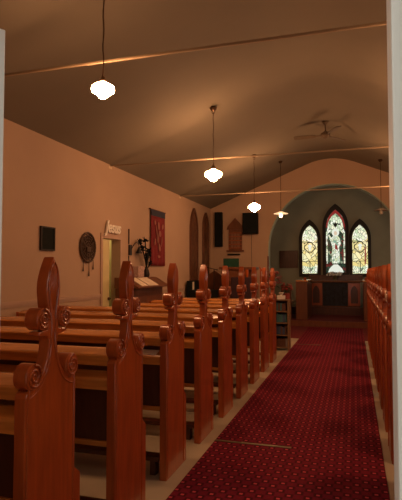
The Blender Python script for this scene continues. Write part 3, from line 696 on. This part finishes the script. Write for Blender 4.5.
# arch wall fittings
t = thing('column_speaker', 'tall narrow black column loudspeaker at the left end of the arch wall', 'loudspeaker', (-3.455, YA, 2.56))
b = B(); box(b, -0.10, 0.10, -0.14, -0.01, -0.46, 0.46, bevel=0.008); obj('cabinet', b, 'black', t)
b = B(); box(b, -0.085, 0.085, -0.148, -0.14, -0.44, 0.44); obj('grille', b, 'black', t)
b = B(); box(b, -0.03, 0.03, -0.01, 0.0, -0.1, 0.1); obj('bracket', b, 'iron', t)
t = thing('box_speaker', 'black rectangular loudspeaker on the arch wall right of the hymn board', 'loudspeaker', (-2.575, YA, 2.69))
b = B(); box(b, -0.19, 0.19, -0.26, -0.02, -0.27, 0.27, bevel=0.01); obj('cabinet', b, 'black', t)
b = B(); box(b, -0.17, 0.17, -0.268, -0.26, -0.25, 0.25); obj('grille', b, 'black', t)
b = B(); box(b, -0.03, 0.03, -0.02, 0.0, -0.15, 0.10); obj('bracket', b, 'iron', t)
b = B(); tube(b, [(0.0, -0.010, -0.28), (-0.004, -0.008, -0.6), (0.004, -0.008, -1.1), (0.0, -0.008, -1.5)], 0.006, 6); tag(obj('speaker_cable', b, 'iron', loc=(-2.575, YA, 2.69)), 'thin dark cable running down the arch wall from the rectangular loudspeaker', 'cable')
t = thing('hymn_board', 'gabled wooden hymn board with slotted rows on the arch wall', 'hymn board', (-3.01, YA, 2.0))
b = B(); box(b, -0.18, 0.18, -0.035, 0, 0, 0.56); obj('board', b, 'brownwood', t)
b = B(); prism(b, [(-0.23, 0.55), (0.23, 0.55), (0.20, 0.64), (0, 0.86), (-0.20, 0.64)], -0.06, 0, 'Y'); obj('gable', b, 'brownwood', t)
b = B(); box(b, -0.235, 0.235, -0.075, 0, -0.04, 0.0); obj('shelf', b, 'brownwood', t)
for k in range(5):
    b = B(); box(b, -0.18, 0.18, -0.045, -0.035, 0.05+0.10*k, 0.065+0.10*k); obj('slot_rail', b, 'wood', t)
for k in range(4):
    b = B()
    for j in range(3): box(b, -0.12+0.085*j, -0.055+0.085*j, -0.041, -0.035, 0.068+0.10*k, 0.138+0.10*k)
    obj('number_slip', b, 'slip', t)
b = B(); box(b, -3.22, -2.88, YA-0.07, YA, 1.87, 1.905, bevel=0.004); tag(obj('wall_shelf', b, 'black'), 'tiny dark shelf on the arch wall beneath the hymn board', 'shelf')

# slender pole by the last pew
t = thing('standing_pole', 'slender wooden pole rising above the finials at the far end of the left pews', 'pole', (-1.46, 8.86, 0))
b = B(); lathe(b, [(0, 0), (0.10, 0), (0.10, 0.03), (0.03, 0.05), (0, 0.05)], 16); obj('foot', b, 'brownwood', t)
b = B(); tube(b, [(0, 0, 0.05), (0, 0, 1.70)], 0.016, 8, radii=[0.018, 0.014]); obj('shaft', b, 'brownwood', t)

# ------------------------------------------------------------------ bookshelf at the aisle end
bx0, bx1, by0, by1 = -1.54, -1.14, 9.16, 9.44
t = thing('bookshelf', 'light wooden bookshelf with poinsettias on top left of the aisle', 'bookshelf', ((bx0+bx1)/2, (by0+by1)/2, 0))
hx, hy = 0.20, 0.14
for x in (-hx, hx-0.025):
    b = B(); box(b, x, x+0.025, -hy, hy, 0, 0.92); obj('side_panel', b, 'lightwood', t)
for k, z in enumerate((0.06, 0.28, 0.50, 0.71)):
    b = B(); box(b, -hx+0.025, hx-0.025, -hy, hy-0.01, z-0.018, z); obj('shelf', b, 'lightwood', t)
b = B(); box(b, -hx+0.025, hx-0.025, hy-0.01, hy, 0.04, 0.90); obj('back_panel', b, 'brownwood', t)
b = B(); box(b, -hx+0.025, hx-0.025, -hy, hy-0.01, 0.90, 0.92); obj('top', b, 'lightwood', t)
bcols = [mat('book_teal', (0.05, 0.16, 0.18), 0.6), mat('book_brown', (0.12, 0.05, 0.03), 0.6), mat('book_blue', (0.05, 0.08, 0.16), 0.6), mat('book_grey', (0.25, 0.24, 0.22), 0.6)]
random.seed(7)
for tier, (z, name, cs) in enumerate(((0.06, 'lowest', (1, 1, 3)), (0.28, 'second lowest', (2, 2, 1)), (0.50, 'third', (0, 0, 2)), (0.71, 'top', (1, 1, 0)))):
    x = -hx+0.03
    while x < hx-0.065:
        w = random.uniform(0.028, 0.042); h = random.uniform(0.13, 0.165); c = random.choice(cs)
        b = B(); box(b, 0, w, -0.09, 0.10, 0, h, bevel=0.002)
        o = obj('book', b, bcols[c]); o.location = ((bx0+bx1)/2+x, (by0+by1)/2, z+0.0005)
        tag(o, 'small upright book in the row on the %s tier of the bookshelf' % name, 'book', 'books on the %s bookshelf tier' % name); x += w+0.002
def poinsettia(x, y, z, h, label, seed):
    random.seed(seed)
    t = thing('poinsettia', label, 'plant', (x, y, z), 0)
    b = B(); lathe(b, [(0, 0), (0.05, 0), (0.062, 0.10), (0.068, 0.105), (0.055, 0.10), (0, 0.09)], 16); obj('pot', b, 'pot', t, smooth=True)
    def leaves(m, n, zr, rr, sz):
        b = B()
        for k in range(n):
            a = random.uniform(0, 2*PI); r = random.uniform(0.02, rr); zz = random.uniform(*zr); til = random.uniform(-0.2, 0.7)
            mt = Matrix.Translation((r*math.cos(a), r*math.sin(a), zz)) @ Matrix.Rotation(a, 4, 'Z') @ Matrix.Rotation(til, 4, 'Y')
            L = random.uniform(0.7, 1.1)*sz
            v = [b.verts.new(mt @ Vector(p)) for p in ((0, 0, 0), (L*.4, L*.28, -.004), (L, 0, -.012), (L*.4, -L*.28, -.004), (L*.45, 0, .008))]
            for f in ((0, 1, 4), (1, 2, 4), (2, 3, 4), (3, 0, 4)): b.faces.new([v[i] for i in f])
        return b
    b = B(); 
    for k in range(6):
        a = k*1.05; tube(b, [(0, 0, 0.09), (0.04*math.cos(a), 0.04*math.sin(a), h*0.6), (0.08*math.cos(a), 0.08*math.sin(a), h*0.9)], 0.004, 5)
    obj('stems', b, 'leaf', t)
    obj('red_bracts', leaves('r', 60, (h*0.55, h), h*0.24, h*0.24), 'poinsettia', t)
    obj('foliage', leaves('g', 26, (h*0.42, h*0.7), h*0.18, h*0.18), 'leaf', t)
poinsettia(-1.47, 9.32, 0.921, 0.52, 'taller red poinsettia in a pot on the left of the bookshelf top', 1)
poinsettia(-1.20, 9.36, 0.921, 0.30, 'shorter red poinsettia on the right of the bookshelf top', 2)
t = thing('tissue_box', 'small white box with a crumpled tissue on the front of the bookshelf top', 'box', (-1.28, 9.21, 0.921))
b = B(); box(b, -0.07, 0.07, -0.045, 0.045, 0, 0.07, bevel=0.003); obj('carton', b, 'white', t)
b = B(); lathe(b, [(0.012, 0), (0.03, 0.025), (0.05, 0.05), (0.045, 0.055), (0.015, 0.02)], 9, (0, 0, 0.07)); obj('tissue', b, 'white', t)

# ------------------------------------------------------------------ chancel furniture
t = thing('altar', 'brown wooden altar with pointed panels and dark frontal under the stained windows', 'altar', (CX, 15.75, 0.37))
b = B(); box(b, -0.72, 0.72, -0.20, 0.35, 0.0, 0.74); obj('body', b, 'brownwood', t)
b = B(); box(b, -0.79, 0.79, -0.26, 0.40, 0.74, 0.80, bevel=0.008); obj('mensa', b, 'brownwood', t)
for x in (-0.55, 0.55):
    b = B(); box(b, x-0.17, x+0.17, -0.235, -0.20, 0.05, 0.71); f = obj('side_panel', b, 'wood', t)
    b = B(); pts, _ = lancet(x, 0.12, 0.46, 0.20, 6); prism(b, pts, -0.242, -0.235, 'Y'); obj('pointed_inset', b, 'wooddark', f)
b = B(); box(b, -0.36, 0.36, -0.225, -0.20, 0.04, 0.735); obj('frontal', b, 'altarcloth', t)
b = B(); box(b, -0.80, 0.80, 0.17, 0.38, 0.80, 0.96); obj('retable', b, 'wooddark', t)
for x in (-0.26, -0.02, 0.22):
    b = B(); tube(b, [(x, -0.232, 0.12), (x, -0.232, 0.60)], 0.007, 6); obj('fringe_cord', b, 'iron', t)
t = thing('flower_vase', 'low spray of white flowers on the altar under the centre window', 'flowers', (CX, 15.66, 1.17))
b = B(); lathe(b, [(0, 0), (0.05, 0), (0.035, 0.02), (0.05, 0.08), (0.075, 0.14), (0.06, 0.14), (0, 0.1)], 16); obj('vase', b, 'brass', t, smooth=True)
M['petal'] = mat('white_petals', (0.85, 0.85, 0.78), 0.7)
random.seed(5); b = B()
for k in range(60):
    a = random.uniform(0, PI); r = random.uniform(0.03, 0.25)
    c = Vector((r*math.cos(a), random.uniform(-0.05, 0.05), 0.15+abs(math.sin(a))*r*0.45))
    q = Vector((random.uniform(-1, 1), -1, random.uniform(0, 1))).to_track_quat('Z', 'Y').to_matrix().to_4x4()
    pts = [(0.022*math.cos(x), 0.022*math.sin(x)) for x in [2*PI*i/7 for i in range(7)]]
    n0 = len(b.verts); prism(b, pts, -0.004, 0.004, 'Z'); b.verts.ensure_lookup_table(); bmesh.ops.transform(b, matrix=Matrix.Translation(c) @ q, verts=b.verts[n0:])
obj('blossoms', b, 'petal', t)

for s, x, lab in ((-1, -1.20, 'dark wooden choir stall on the left side of the chancel'), (1, 0.23, 'dark wooden choir stall on the right side of the chancel')):
    t = thing('choir_stall', lab, 'choir stall', (x, 13.62, 0.15))
    b = B(); box(b, min(0, s*0.05), max(0, s*0.05), 0.05, 1.5, 0, 0.95); obj('front_panel', b, 'brownwood', t)
    b = B(); box(b, min(0, s*0.30), max(0, s*0.30), 0.0, 0.05, 0, 1.02, bevel=0.006); obj('end_panel', b, 'brownwood', t)
    b = B(); box(b, min(s*0.42, s*0.70), max(s*0.42, s*0.70), 0.0, 0.05, 0, 0.9, bevel=0.006); obj('end_panel', b, 'wooddark', t)
    b = B(); box(b, min(-s*0.02, s*0.30), max(-s*0.02, s*0.30), 0.0, 1.5, 1.02, 1.05); obj('desk_top', b, 'woodh', t)
    b = B(); box(b, min(s*0.42, s*0.70), max(s*0.42, s*0.70), 0.05, 1.5, 0.40, 0.44); obj('seat', b, 'wood', t)
    b = B(); lathe(b, [(0, 0), (0.03, 0), (0.04, 0.03), (0.03, 0.06), (0.012, 0.08), (0, 0.10)], 12, (s*0.06, 0.025, 1.05)); obj('finial', b, 'wood', t, smooth=True)
b = B(); box(b, -2.34, -1.74, YE-0.04, YE, 1.55, 2.12, bevel=0.005); tag(obj('wall_panel', b, 'wooddark'), 'dark reddish rectangular panel on the chancel wall left of the windows', 'panel')
